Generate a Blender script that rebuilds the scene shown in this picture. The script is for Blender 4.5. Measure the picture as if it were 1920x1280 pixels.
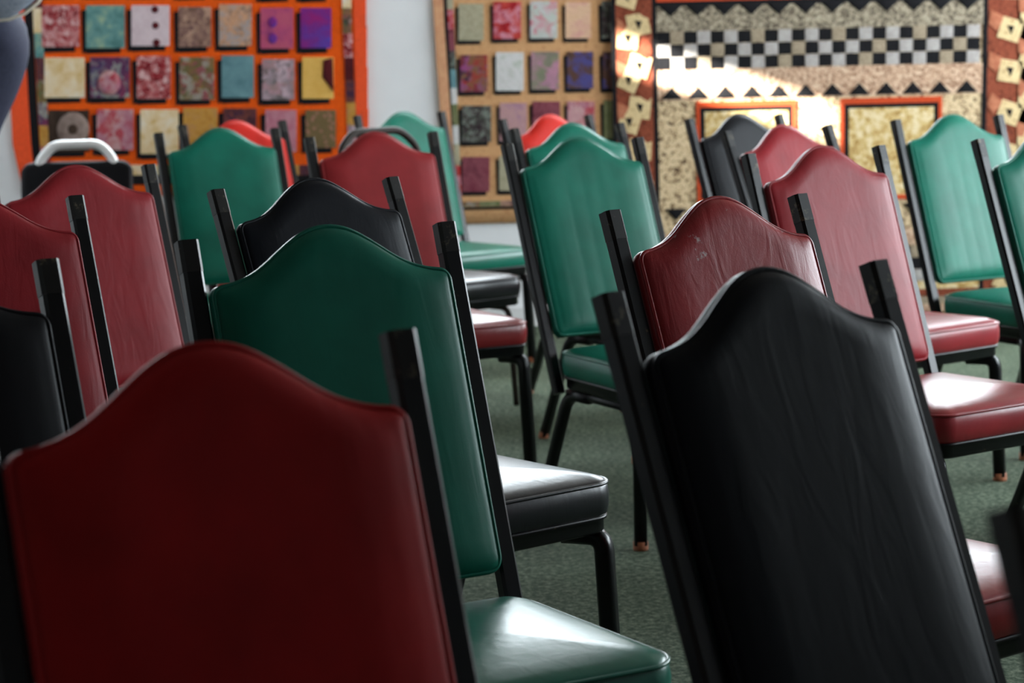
import bpy, bmesh, math, random
from mathutils import Vector, Matrix

random.seed(7)
scene = bpy.context.scene
for o in list(bpy.data.objects):
    bpy.data.objects.remove(o, do_unlink=True)
COL = scene.collection

# ------------------------------------------------------------------ camera
FPX, PITCH, ROLL, CAMH = 4000.35, 0.137713, 0.025405, 1.29968
cam_d = bpy.data.cameras.new('camera')
cam = bpy.data.objects.new('camera', cam_d)
COL.objects.link(cam)
cam_d.sensor_fit = 'HORIZONTAL'
cam_d.sensor_width = 36.0
cam_d.lens = FPX / 1920.0 * 36.0
cam_d.clip_start = 0.05
cam.matrix_world = (Matrix.Translation((0, 0, CAMH)) @ Matrix.Rotation(math.pi / 2 - PITCH, 4, 'X')
                    @ Matrix.Rotation(-ROLL, 4, 'Z'))
cam_d.dof.use_dof = True
cam_d.dof.focus_distance = 3.7
cam_d.dof.aperture_fstop = 6.0
scene.camera = cam

# ------------------------------------------------------------------ room sizes
YW = 9.9            # far wall
XL, XR = -3.6, 3.6  # side walls
YB = -2.6           # wall behind the camera
HC = 3.3            # ceiling
TH = 0.2
# right-hand windows (y0, y1, z0, z1); far wall high windows (x0, x1, z0, z1)
WIN_R = [(4.1, 5.7, 0.95, 2.25), (5.9, 7.6, 0.95, 2.25), (7.8, 9.5, 0.95, 2.25)]
WIN_F = [(-2.9, -1.1, 1.86, 3.0), (-0.9, 0.9, 1.86, 3.0), (1.1, 2.9, 1.86, 3.0)]


def wall_point(px, py, yq=YW):
    """where the line of sight through a photograph pixel meets the plane y = yq (world x, z)"""
    a, b = px - 960.0, py - 640.0
    c, s = math.cos(ROLL), math.sin(ROLL)
    X, Y = c * a - s * b, s * a + c * b
    fw = Vector((0, math.cos(PITCH), -math.sin(PITCH)))
    up = Vector((0, math.sin(PITCH), math.cos(PITCH)))
    d = fw + Vector((1, 0, 0)) * (X / FPX) - up * (Y / FPX)
    t = yq / d.y
    return d.x * t, CAMH + d.z * t


# ------------------------------------------------------------------ light
world = bpy.data.worlds.new('world')
scene.world = world
world.use_nodes = True
nt = world.node_tree
bg = nt.nodes['Background']
bg.inputs['Color'].default_value = (0.88, 0.94, 1.0, 1)
bg.inputs['Strength'].default_value = 27.0

p1 = wall_point(1154, 92, YW - 0.05)
p2 = wall_point(1590, 236, YW - 0.05)
SUNK = 0.5
SUNM = (p1[1] - p2[1]) / (p2[0] - p1[0])
sun_d = bpy.data.lights.new('sun', 'SUN')
sun_d.energy = 85.0
sun_d.color = (1.0, 0.95, 0.86)
sun_d.angle = 0.012
sun = bpy.data.objects.new('sun', sun_d)
COL.objects.link(sun)
sun.rotation_euler = Vector((1, SUNK, -SUNM)).to_track_quat('-Z', 'Y').to_euler()
SLIT_Z = p1[1] + SUNM * (p1[0] - XL)
SLIT_Y1 = YW - 0.05 - SUNK * (p1[0] - XL)
SLIT_Y0 = YW - 0.05 - SUNK * (p2[0] - XL)


def portal(loc, rot, sx, sy):
    d = bpy.data.lights.new('daylight', 'AREA')
    d.shape = 'RECTANGLE'
    d.size, d.size_y = sx, sy
    d.cycles.is_portal = True
    o = bpy.data.objects.new('daylight', d)
    o.location = loc
    o.rotation_euler = rot
    COL.objects.link(o)


for (y0, y1, z0, z1) in WIN_R:
    portal((XR + TH + 0.02, (y0 + y1) / 2, (z0 + z1) / 2), (0, math.pi / 2, 0), z1 - z0, y1 - y0)
for (x0, x1, z0, z1) in WIN_F:
    portal(((x0 + x1) / 2, YW + TH + 0.02, (z0 + z1) / 2), (-math.pi / 2, 0, 0), x1 - x0, z1 - z0)

vs = scene.view_settings
vs.view_transform = 'Standard'
vs.look = 'None'
vs.gamma = 1.0
vs.use_curve_mapping = False
vs.exposure = -0.25


# ------------------------------------------------------------------ helpers
def srgb(r, g, b):
    f = lambda c: (c / 255.0 / 12.92) if c / 255.0 <= 0.04045 else ((c / 255.0 + 0.055) / 1.055) ** 2.4
    return (f(r), f(g), f(b), 1.0)


def link(ob, parent=None):
    COL.objects.link(ob)
    if parent is not None:
        ob.parent = parent
    return ob


def mesh_ob(name, me, parent=None):
    return link(bpy.data.objects.new(name, me), parent)


def empty(name, loc=(0, 0, 0), rz=0.0):
    o = bpy.data.objects.new(name, None)
    o.empty_display_size = 0.1
    o.location = loc
    o.rotation_euler = (0, 0, rz)
    return link(o)


def tag(o, label=None, cat=None, group=None, kind=None):
    if label: o['label'] = label
    if cat: o['category'] = cat
    if group: o['group'] = group
    if kind: o['kind'] = kind
    return o


def mesh_from(name, verts, faces, mat, smooth=True):
    me = bpy.data.meshes.new(name)
    me.from_pydata([tuple(v) for v in verts], [], faces)
    me.validate()
    bm = bmesh.new()
    bm.from_mesh(me)
    bmesh.ops.recalc_face_normals(bm, faces=bm.faces)
    bm.to_mesh(me)
    bm.free()
    if smooth:
        me.polygons.foreach_set('use_smooth', [True] * len(me.polygons))
    if mat is not None:
        me.materials.append(mat)
    return me


def boxes(name, lst, mat):
    vs_, fs = [], []
    for (x0, x1, y0, y1, z0, z1) in lst:
        b = len(vs_)
        vs_ += [(x, y, z) for z in (z0, z1) for y in (y0, y1) for x in (x0, x1)]
        fs += [(b, b + 2, b + 3, b + 1), (b + 4, b + 5, b + 7, b + 6), (b, b + 1, b + 5, b + 4),
               (b + 2, b + 6, b + 7, b + 3), (b, b + 4, b + 6, b + 2), (b + 1, b + 3, b + 7, b + 5)]
    return mesh_from(name, vs_, fs, mat, False)


def sweep(path, section, closed=False, cap=True, up=Vector((0, 1, 0))):
    """verts, faces of a section (list of 2-D points) swept along a polyline"""
    P = [Vector(p) for p in path]
    n, m = len(P), len(section)
    vs_, fs = [], []
    T0 = None
    for i in range(n):
        if closed:
            t = (P[(i + 1) % n] - P[i - 1]).normalized()
        else:
            t = (P[min(i + 1, n - 1)] - P[max(i - 1, 0)]).normalized()
        if T0 is None:
            a = up - t * up.dot(t)
            if a.length < 1e-4:
                a = Vector((1, 0, 0)) - t * t.x
            a.normalize()
        else:
            q = T0.rotation_difference(t)
            a = q @ a
            a = (a - t * a.dot(t)).normalized()
        T0 = t
        b = t.cross(a)
        for (sx, sy) in section:
            vs_.append(P[i] + a * sx + b * sy)
    for i in range(n if closed else n - 1):
        j = (i + 1) % n
        for k in range(m):
            l = (k + 1) % m
            fs.append((i * m + k, i * m + l, j * m + l, j * m + k))
    if cap and not closed:
        fs.append(tuple(range(m))[::-1])
        fs.append(tuple((n - 1) * m + k for k in range(m)))
    return vs_, fs


def circ(r, n=10):
    return [(r * math.cos(2 * math.pi * k / n), r * math.sin(2 * math.pi * k / n)) for k in range(n)]


def rrect(hx, hy, c):
    return [(hx - c, -hy), (hx, -hy + c), (hx, hy - c), (hx - c, hy), (-hx + c, hy), (-hx, hy - c), (-hx, -hy + c),
            (-hx + c, -hy)]


def bend(pts, r, n=5):
    """round the corners of a polyline"""
    P = [Vector(p) for p in pts]
    out = [P[0]]
    for i in range(1, len(P) - 1):
        a, b, c = P[i - 1], P[i], P[i + 1]
        ra = min(r, (a - b).length * .45, (c - b).length * .45)
        s, e = b + (a - b).normalized() * ra, b + (c - b).normalized() * ra
        for k in range(n + 1):
            t = k / n
            out.append(s * (1 - t) ** 2 + b * 2 * t * (1 - t) + e * t * t)
    out.append(P[-1])
    return out


# ------------------------------------------------------------------ materials
MATS = {}


def new_mat(name):
    m = bpy.data.materials.new(name)
    m.use_nodes = True
    MATS[name] = m
    return m, m.node_tree, m.node_tree.nodes['Principled BSDF']


def N(nt_, kind, **kw):
    n = nt_.nodes.new(kind)
    for k, v in kw.items():
        setattr(n, k, v)
    return n


def coords(nt_, kind='Object', randomise=True, scale=(1, 1, 1)):
    tc = N(nt_, 'ShaderNodeTexCoord')
    mp = N(nt_, 'ShaderNodeMapping')
    mp.inputs['Scale'].default_value = scale
    nt_.links.new(tc.outputs[kind], mp.inputs['Vector'])
    if randomise:
        oi = N(nt_, 'ShaderNodeObjectInfo')
        ml = N(nt_, 'ShaderNodeMath', operation='MULTIPLY')
        ml.inputs[1].default_value = 37.0
        nt_.links.new(oi.outputs['Random'], ml.inputs[0])
        cb = N(nt_, 'ShaderNodeCombineXYZ')
        for k in 'XYZ':
            nt_.links.new(ml.outputs[0], cb.inputs[k])
        nt_.links.new(cb.outputs[0], mp.inputs['Location'])
    return mp.outputs['Vector']


def ramp(nt_, cols, const=False, lo=0.25, hi=0.75):
    r = N(nt_, 'ShaderNodeValToRGB')
    r.color_ramp.interpolation = 'CONSTANT' if const else 'LINEAR'
    e = r.color_ramp.elements
    n = len(cols)
    while len(e) < n:
        e.new(0.5)
    for i, c in enumerate(cols):
        e[i].position = lo + (hi - lo) * i / max(1, n - 1)
        e[i].color = c
    return r


def bump(nt_, bsdf, height, strength, dist):
    b = N(nt_, 'ShaderNodeBump')
    b.inputs['Strength'].default_value = strength
    b.inputs['Distance'].default_value = dist
    nt_.links.new(height, b.inputs['Height'])
    nt_.links.new(b.outputs[0], bsdf.inputs['Normal'])


def vinyl(name, col, rough=0.42, wrinkle=0.0, scuff=0.0, spec=0.28):
    m, t, b = new_mat(name)
    vec = coords(t)
    n1 = N(t, 'ShaderNodeTexNoise')
    n1.inputs['Scale'].default_value = 9.0
    n1.inputs['Detail'].default_value = 5.0
    t.links.new(vec, n1.inputs['Vector'])
    dark = tuple(c * 0.78 for c in col[:3]) + (1,)
    lite = tuple(min(1, c * 1.15) for c in col[:3]) + (1,)
    r = ramp(t, [dark, lite])
    t.links.new(n1.outputs['Fac'], r.inputs['Fac'])
    out = r.outputs['Color']
    if scuff > 0:
        ns = N(t, 'ShaderNodeTexNoise')
        ns.inputs['Scale'].default_value = 14.0
        ns.inputs['Detail'].default_value = 6.0
        ns.inputs['Roughness'].default_value = 0.7
        t.links.new(vec, ns.inputs['Vector'])
        rs = ramp(t, [(0, 0, 0, 1), (1, 1, 1, 1)], lo=0.635, hi=0.67)
        t.links.new(ns.outputs['Fac'], rs.inputs['Fac'])
        mx = N(t, 'ShaderNodeMix', data_type='RGBA')
        mx.inputs['B'].default_value = (.55, .48, .48, 1)
        ml = N(t, 'ShaderNodeMath', operation='MULTIPLY')
        ml.inputs[1].default_value = scuff
        t.links.new(rs.outputs['Color'], ml.inputs[0])
        t.links.new(ml.outputs[0], mx.inputs['Factor'])
        t.links.new(out, mx.inputs['A'])
        out = mx.outputs['Result']
    t.links.new(out, b.inputs['Base Color'])
    b.inputs['Roughness'].default_value = rough
    b.inputs['Specular IOR Level'].default_value = spec
    # fine grain and soft creases running down the cover
    vec2 = coords(t, scale=(1, 1, .28))
    n2 = N(t, 'ShaderNodeTexNoise')
    n2.inputs['Scale'].default_value = 26.0
    n2.inputs['Detail'].default_value = 4.0
    n2.inputs['Distortion'].default_value = 1.2
    t.links.new(vec2, n2.inputs['Vector'])
    n3 = N(t, 'ShaderNodeTexNoise')
    n3.inputs['Scale'].default_value = 420.0
    t.links.new(vec, n3.inputs['Vector'])
    ma = N(t, 'ShaderNodeMath', operation='MULTIPLY_ADD')
    ma.inputs[1].default_value = 0.12
    t.links.new(n3.outputs['Fac'], ma.inputs[0])
    t.links.new(n2.outputs['Fac'], ma.inputs[2])
    bump(t, b, ma.outputs[0], 0.10 + wrinkle, 0.004)
    return m


def painted_metal(name, col, rough, chip=(0.09, 0.065, 0.04, 1), chips=0.66):
    m, t, b = new_mat(name)
    vec = coords(t)
    n1 = N(t, 'ShaderNodeTexNoise')
    n1.inputs['Scale'].default_value = 40.0
    n1.inputs['Detail'].default_value = 7.0
    n1.inputs['Roughness'].default_value = 0.7
    t.links.new(vec, n1.inputs['Vector'])
    r = ramp(t, [col, chip], lo=chips, hi=chips + 0.06)
    t.links.new(n1.outputs['Fac'], r.inputs['Fac'])
    t.links.new(r.outputs['Color'], b.inputs['Base Color'])
    b.inputs['Roughness'].default_value = rough
    b.inputs['Specular IOR Level'].default_value = .3
    bump(t, b, n1.outputs['Fac'], 0.08, 0.002)
    return m


def fabric(name, cols, kind='noise', scale=22.0, lo=.3, hi=.7, relief=.5):
    """printed, quilted cotton: a print in the colour and stitched relief in the bump"""
    if name in MATS:
        return MATS[name]
    m, t, b = new_mat(name)
    vec = coords(t)
    nb = N(t, 'ShaderNodeTexNoise')
    nb.inputs['Scale'].default_value = 75.0
    nb.inputs['Detail'].default_value = 2.0
    t.links.new(vec, nb.inputs['Vector'])
    if kind == 'plain':
        c0 = cols[0]
        r = ramp(t, [tuple(c * .86 for c in c0[:3]) + (1,), tuple(min(1, c * 1.1) for c in c0[:3]) + (1,)])
        t.links.new(nb.outputs['Fac'], r.inputs['Fac'])
    elif kind == 'dots':
        v = N(t, 'ShaderNodeTexVoronoi')
        v.inputs['Scale'].default_value = scale
        t.links.new(vec, v.inputs['Vector'])
        r = ramp(t, cols[::-1], lo=.18, hi=.55)
        t.links.new(v.outputs['Distance'], r.inputs['Fac'])
    elif kind == 'floral':
        v = N(t, 'ShaderNodeTexVoronoi')
        v.inputs['Scale'].default_value = scale
        n1 = N(t, 'ShaderNodeTexNoise')
        n1.inputs['Scale'].default_value = scale * .8
        n1.inputs['Detail'].default_value = 3
        t.links.new(vec, n1.inputs['Vector'])
        mx = N(t, 'ShaderNodeMix', data_type='RGBA')
        mx.inputs['Factor'].default_value = .12
        t.links.new(vec, mx.inputs['A'])
        t.links.new(n1.outputs['Color'], mx.inputs['B'])
        t.links.new(mx.outputs['Result'], v.inputs['Vector'])
        sp = N(t, 'ShaderNodeSeparateColor')
        t.links.new(v.outputs['Color'], sp.inputs[0])
        ad = N(t, 'ShaderNodeMath', operation='MULTIPLY_ADD')
        ad.inputs[1].default_value = .55
        t.links.new(sp.outputs[0], ad.inputs[0])
        m2 = N(t, 'ShaderNodeMath', operation='MULTIPLY')
        m2.inputs[1].default_value = .5
        t.links.new(n1.outputs['Fac'], m2.inputs[0])
        t.links.new(m2.outputs[0], ad.inputs[2])
        r = ramp(t, cols, lo=.22, hi=.74)
        t.links.new(ad.outputs[0], r.inputs['Fac'])
    else:
        n1 = N(t, 'ShaderNodeTexNoise')
        n1.inputs['Scale'].default_value = scale
        n1.inputs['Detail'].default_value = 4.0
        n1.inputs['Roughness'].default_value = .65
        n1.inputs['Distortion'].default_value = .4
        t.links.new(vec, n1.inputs['Vector'])
        r = ramp(t, cols, lo=lo, hi=hi)
        t.links.new(n1.outputs['Fac'], r.inputs['Fac'])
    t.links.new(r.outputs['Color'], b.inputs['Base Color'])
    b.inputs['Roughness'].default_value = .85
    b.inputs['Specular IOR Level'].default_value = .2
    bump(t, b, nb.outputs['Fac'], relief, .006)
    return m


def plain(name, col, rough=.6, metal=0.0, noise=0.06, scale=30.0, relief=.05, spec=.5):
    m, t, b = new_mat(name)
    vec = coords(t, randomise=False)
    n1 = N(t, 'ShaderNodeTexNoise')
    n1.inputs['Scale'].default_value = scale
    n1.inputs['Detail'].default_value = 4
    t.links.new(vec, n1.inputs['Vector'])
    r = ramp(t, [tuple(max(0, c * (1 - noise)) for c in col[:3]) + (1,), tuple(min(1, c * (1 + noise)) for c in col[:3]) + (1,)])
    t.links.new(n1.outputs['Fac'], r.inputs['Fac'])
    t.links.new(r.outputs['Color'], b.inputs['Base Color'])
    b.inputs['Roughness'].default_value = rough
    b.inputs['Metallic'].default_value = metal
    b.inputs['Specular IOR Level'].default_value = spec
    bump(t, b, n1.outputs['Fac'], relief, .003)
    return m


VINYLS = {}


def vinyl_pair(name, col, rough, wrinkle, scuff=0.0, spec=.28):
    m_ = vinyl(name, col, rough, wrinkle, scuff, spec)
    VINYLS[name] = vinyl(name + '_polished', col, .30, .04, 0.0, .55)   # seat tops rubbed smooth
    return m_


V_RED = vinyl_pair('oxblood_vinyl', (.26, .015, .021, 1), .42, .20, 0, .20)
V_RED_PLAIN = vinyl_pair('plain_oxblood_vinyl', (.25, .017, .020, 1), .45, .04, 0, .18)
V_RED_SCUFF = vinyl_pair('scuffed_oxblood_vinyl', (.31, .017, .021, 1), .38, .30, .8)
V_RED_SMOOTH = vinyl_pair('smooth_oxblood_vinyl', (.43, .014, .015, 1), .44, .05, 0, .16)
V_SCARLET = vinyl_pair('scarlet_vinyl', (.55, .02, .012, 1), .5, .05, 0, .12)
V_GREEN = vinyl_pair('green_vinyl', (.003, .135, .088, 1), .40, .03, 0, .24)
V_BLACK = vinyl_pair('black_vinyl', (.005, .006, .009, 1), .42, .12, 0, .11)
V_BLACK_SMOOTH = vinyl_pair('smooth_black_vinyl', (.009, .009, .011, 1), .42, .04, 0, .12)
M_BLACK = painted_metal('black_enamel', (.004, .004, .005, 1), .30)
M_CAP = painted_metal('worn_black_enamel', (.011, .010, .009, 1), .40, (.11, .09, .06, 1), .58)
M_RUST = plain('rusty_glide', (.32, .10, .04, 1), .7, 0, .3)
M_CHROME = plain('silver_enamel', (.80, .80, .79, 1), .35, .35, .03)
M_BROWN = painted_metal('brown_enamel', (.022, .014, .010, 1), .6, (.06, .04, .03, 1), .62)
M_WALL = plain('grey_white_wall_paint', (.78, .785, .80, 1), .8, 0, .03, 6.0, .03)
M_CEIL = plain('brown_ceiling_board', (.20, .17, .14, 1), .9, 0, .02, 6.0, .02)
M_FRAME = plain('white_window_paint', (.7, .7, .7, 1), .5, 0, .03)

# carpet: dark green and grey flecks
m, t, b = new_mat('green_carpet')
M_CARPET = m
vec = coords(t, randomise=False)
n1 = N(t, 'ShaderNodeTexNoise'); n1.inputs['Scale'].default_value = 62; n1.inputs['Detail'].default_value = 6
n1.inputs['Roughness'].default_value = .75
t.links.new(vec, n1.inputs['Vector'])
n2 = N(t, 'ShaderNodeTexNoise'); n2.inputs['Scale'].default_value = 3.0; n2.inputs['Detail'].default_value = 3
t.links.new(vec, n2.inputs['Vector'])
r1 = ramp(t, [(.012, .024, .014, 1), (.066, .092, .060, 1), (.19, .21, .15, 1)], lo=.34, hi=.66)
t.links.new(n1.outputs['Fac'], r1.inputs['Fac'])
r2 = ramp(t, [(.8, .8, .8, 1), (1.15, 1.15, 1.15, 1)], lo=.35, hi=.65)
t.links.new(n2.outputs['Fac'], r2.inputs['Fac'])
mx = N(t, 'ShaderNodeMix', data_type='RGBA', blend_type='MULTIPLY'); mx.inputs['Factor'].default_value = 1
t.links.new(r1.outputs['Color'], mx.inputs['A']); t.links.new(r2.outputs['Color'], mx.inputs['B'])
t.links.new(mx.outputs['Result'], b.inputs['Base Color'])
b.inputs['Roughness'].default_value = .95
b.inputs['Specular IOR Level'].default_value = .15
bump(t, b, n1.outputs['Fac'], .6, .006)

# window glass: thin, mostly clear
m, t, b = new_mat('window_glass')
M_GLASS = m
out = t.nodes['Material Output']
tr = N(t, 'ShaderNodeBsdfTransparent'); tr.inputs['Color'].default_value = (.95, .97, .97, 1)
gl = N(t, 'ShaderNodeBsdfGlossy'); gl.inputs['Roughness'].default_value = .02
ms = N(t, 'ShaderNodeMixShader'); ms.inputs['Fac'].default_value = .05
t.links.new(tr.outputs[0], ms.inputs[1]); t.links.new(gl.outputs[0], ms.inputs[2])
t.links.new(ms.outputs[0], out.inputs['Surface'])

# ------------------------------------------------------------------ the room


def struct(name, me, parent=None):
    o = mesh_ob(name, me, parent)
    if parent is None:
        o['kind'] = 'structure'
    return o


struct('floor', boxes('floor', [(XL - TH, XR + TH, YB - TH, YW + TH, -.2, 0)], M_CARPET))
struct('ceiling', boxes('ceiling', [(XL - TH, XR + TH, YB - TH, YW + TH, HC, HC + .2)], M_CEIL))
struct('wall_back', boxes('wall_back', [(XL - TH, XR + TH, YB - TH, YB, 0, HC)], M_CEIL))


def wall_with_holes(name, axis, p0, p1_, a0, a1, holes):
    """holes (a0,a1,z0,z1) sorted along the wall; axis 'x' = wall spans x, 'y' = wall spans y"""
    L = []
    cur = a0
    for (h0, h1, z0, z1) in holes:
        L += [(cur, h0, 0, HC), (h0, h1, 0, z0), (h0, h1, z1, HC)]
        cur = h1
    L.append((cur, a1, 0, HC))
    if axis == 'y':
        bl = [(p0, p1_, a, c, z0, z1) for (a, c, z0, z1) in L]
    else:
        bl = [(a, c, p0, p1_, z0, z1) for (a, c, z0, z1) in L]
    return struct(name, boxes(name, bl, M_WALL))


wall_with_holes('wall_right', 'y', XR, XR + TH, YB, YW, WIN_R)
wall_with_holes('wall_front', 'x', YW, YW + TH, XL - TH, XR + TH, WIN_F)
slit = (SLIT_Y0, SLIT_Y1, SLIT_Z - .105, SLIT_Z + .105)  # unseen slit, added and sized so the sun streak lands on the quilt
wall_with_holes('wall_left', 'y', XL - TH * .2, XL, YB, YW, [slit])

wn = 0
for (y0, y1, z0, z1) in WIN_R + [slit]:  # last entry is the added sun slit, framed like the windows
    wn += 1
    right = wn <= len(WIN_R)
    xa, xb = (XR + .06, XR + .14) if right else (XL - .03, XL - .01)
    f = .05 if right else .012
    fr = [(xa, xb, y0, y1, z0, z0 + f), (xa, xb, y0, y1, z1 - f, z1), (xa, xb, y0, y0 + f, z0 + f, z1 - f),
          (xa, xb, y1 - f, y1, z0 + f, z1 - f)]
    if right:
        fr.append((xa, xb, (y0 + y1) / 2 - .025, (y0 + y1) / 2 + .025, z0 + f, z1 - f))
    w = struct('window_%d' % wn, boxes('window_frame', fr, M_FRAME))
    mesh_ob('pane', boxes('pane', [((xa + xb) / 2 - .003, (xa + xb) / 2 + .003, y0 + f, y1 - f, z0 + f, z1 - f)], M_GLASS), w)
for (x0, x1, z0, z1) in WIN_F:
    wn += 1
    ya, yb_ = YW + .06, YW + .14
    f = .05
    fr = [(x0, x1, ya, yb_, z0, z0 + f), (x0, x1, ya, yb_, z1 - f, z1), (x0, x0 + f, ya, yb_, z0 + f, z1 - f),
          (x1 - f, x1, ya, yb_, z0 + f, z1 - f)]
    w = struct('window_%d' % wn, boxes('window_frame', fr, M_FRAME))
    mesh_ob('pane', boxes('pane', [(x0 + f, x1 - f, ya + .037, ya + .043, z0 + f, z1 - f)], M_GLASS), w)
struct('baseboard_front', boxes('baseboard_front', [(XL, XR, YW - .012, YW, 0, .09)], M_FRAME))

# ------------------------------------------------------------------ banquet chair
PA, PB = .215, .1985        # half spacing of the posts, half width of the back pad
Z0 = .42                    # height at which the back hinges
HP, HH, HS, HB = 1.0245, 1.0303, .9527, .497
SC, SF, SR, ZS = .226, .243, .185, .473
PROF = [(0, 1), (.1, .975), (.2, .90), (.3, .76), (.42, .56), (.55, .325), (.68, .155), (.8, .065), (.9, .022), (1, 0)]


def hump(u):
    u = abs(u)
    for (a, va), (c, vc) in zip(PROF, PROF[1:]):
        if u <= c:
            k = (u - a) / (c - a)
            k0 = va + (vc - va) * k
            return k0
    return 0.0


def hump_s(u):
    return sum(hump(max(-1, min(1, u + d))) for d in (-.05, -.025, 0, .025, .05)) / 5 - .0


def back_top(u):
    z = HS + (HH - HS) * hump_s(u) / hump_s(0)
    d = (1 - abs(u)) * PB
    r = .016
    if d < r:
        z -= r - math.sqrt(max(0, r * r - (r - d) ** 2))
    return z - Z0


def back_bot(u):
    z = HB
    d = (1 - abs(u)) * PB
    r = .022
    if d < r:
        z += r - math.sqrt(max(0, r * r - (r - d) ** 2))
    return z - Z0


YC, TT = -.012, .034        # centre and thickness of the pad


def front_y(u, v, zz, flutes):
    d = min((1 - abs(u)) * PB, back_top(u) - zz, zz - back_bot(u))
    r = .014
    k = max(0, min(1, d / r))
    h = TT / 2 * math.sqrt(max(0, 1 - (1 - k) ** 2))
    au = abs(u)
    crown = .011 * (1 - (max(0, au - .58) / .42) ** 1.6)
    crown *= min(1, d / .03) if d < .03 else 1
    fl = 0
    if flutes:
        fl = .0009 * (1.15 - v) * abs(math.cos(u * flutes * math.pi / 2)) ** .7 * min(1, max(0, d) / .05)
    return h, h + crown + fl


def back_mesh(mat, flutes=0):
    us = sorted(set([-math.cos(math.pi * i / 36) for i in range(37)] + [-.66, .66, -.97, .97]))
    if flutes:
        us = sorted(set(us + [-.9 + 1.8 * i / 48 for i in range(49)]))
    us[0], us[-1] = -1, 1
    nv = 24
    vsr = [(1 - math.cos(math.pi * j / nv)) / 2 for j in range(nv + 1)]
    V, F = [], []
    nu = len(us)
    for side in (0, 1):
        for u in us:
            zt, zb = back_top(u), back_bot(u)
            for v in vsr:
                z = zb + (zt - zb) * v
                hb, hf = front_y(u, v, z, flutes)
                y = YC - hf if side == 0 else YC + hb * .8
                V.append((u * PB, y, z))
    m_ = nv + 1
    for side in (0, 1):
        o = side * nu * m_
        for i in range(nu - 1):
            for j in range(nv):
                q = (o + i * m_ + j, o + (i + 1) * m_ + j, o + (i + 1) * m_ + j + 1, o + i * m_ + j + 1)
                F.append(q if side == 0 else q[::-1])
    o = nu * m_
    for i in range(nu - 1):
        F.append((i * m_, o + i * m_, o + (i + 1) * m_, (i + 1) * m_))
        F.append((i * m_ + nv, (i + 1) * m_ + nv, o + (i + 1) * m_ + nv, o + i * m_ + nv))
    for j in range(nv):
        F.append((j, j + 1, o + j + 1, o + j))
        a = (nu - 1) * m_
        F.append((a + j, o + a + j, o + a + j + 1, a + j + 1))
    me = mesh_from('backrest', V, F, mat)
    bm = bmesh.new(); bm.from_mesh(me)
    bmesh.ops.remove_doubles(bm, verts=bm.verts, dist=.0002)
    bmesh.ops.recalc_face_normals(bm, faces=bm.faces)
    bm.to_mesh(me); bm.free()
    return me


def back_piping(mat):
    us = [-math.cos(math.pi * i / 60) for i in range(61)]
    ins = .0035
    path = []
    for u in us:
        path.append((u * (PB - ins), YC - TT / 2 * .72, back_top(u) - ins))
    for u in us[::-1]:
        path.append((u * (PB - ins), YC - TT / 2 * .72, back_bot(u) + ins))
    V, F = sweep(path, circ(.0036, 6), closed=True)
    return mesh_from('piping', V, F, mat)


def seat_outline(inset, n=8):
    hw, f, r_ = SC - inset, SF - inset, SR - inset
    hwr = hw - .012
    rad = max(.02, .048 - inset)
    pts = []
    for (cx, cy, a0) in ((hwr - rad, r_ - rad, 0), (-hwr + rad, r_ - rad, 90), (-hw + rad, -f + rad, 180), (hw - rad, -f + rad, 270)):
        for k in range(n + 1):
            a = math.radians(a0 + 90 * k / n)
            pts.append((cx + rad * math.cos(a), cy + rad * math.sin(a)))
    # the front edge bows out a little
    out = []
    for (x, y) in pts:
        if y < -f + .1:
            y -= .012 * (1 - (x / hw) ** 2)
        out.append((x, y))
    return out


def ring_mesh(name, prof, mat, crown=0.0):
    V, F = [], []
    rings = []
    for (ins, z) in prof:
        pts = seat_outline(ins)
        rings.append(range(len(V), len(V) + len(pts)))
        V += [(x, y, z) for x, y in pts]
    m_ = len(rings[0])
    for a, c in zip(rings, rings[1:]):
        for k in range(m_):
            l = (k + 1) % m_
            F.append((a[k], a[l], c[l], c[k]))
    F.append(tuple(rings[0])[::-1])
    # crowned top: concentric scaled rings to a centre point
    last = [V[i] for i in rings[-1]]
    cx, cy = sum(p[0] for p in last) / m_, sum(p[1] for p in last) / m_
    prev = rings[-1]
    z0 = prof[-1][1]
    for k_, s in enumerate((.8, .6, .4, .2)):
        z = z0 + crown * (1 - s * s)
        cur = range(len(V), len(V) + m_)
        V += [(cx + (p[0] - cx) * s, cy + (p[1] - cy) * s, z) for p in last]
        for k in range(m_):
            l = (k + 1) % m_
            F.append((prev[k], prev[l], cur[l], cur[k]))
        prev = cur
    V.append((cx, cy, z0 + crown))
    for k in range(m_):
        F.append((prev[k], prev[(k + 1) % m_], len(V) - 1))
    return mesh_from(name, V, F, mat)


def seat_mesh(mat):
    return ring_mesh('seat', [(.006, .404), (.001, .410), (-.002, .425), (-.003, .445), (.0, .462), (.004, .470), (.010, .4745),
                              (.03, .481), (.06, .486)], mat, .012)


def seat_piping(mat):
    V, F = sweep([(x, y, ZS - .005) for x, y in seat_outline(.001)], circ(.0036, 6), closed=True, up=Vector((0, 0, 1)))
    return mesh_from('piping', V, F, mat)


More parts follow.
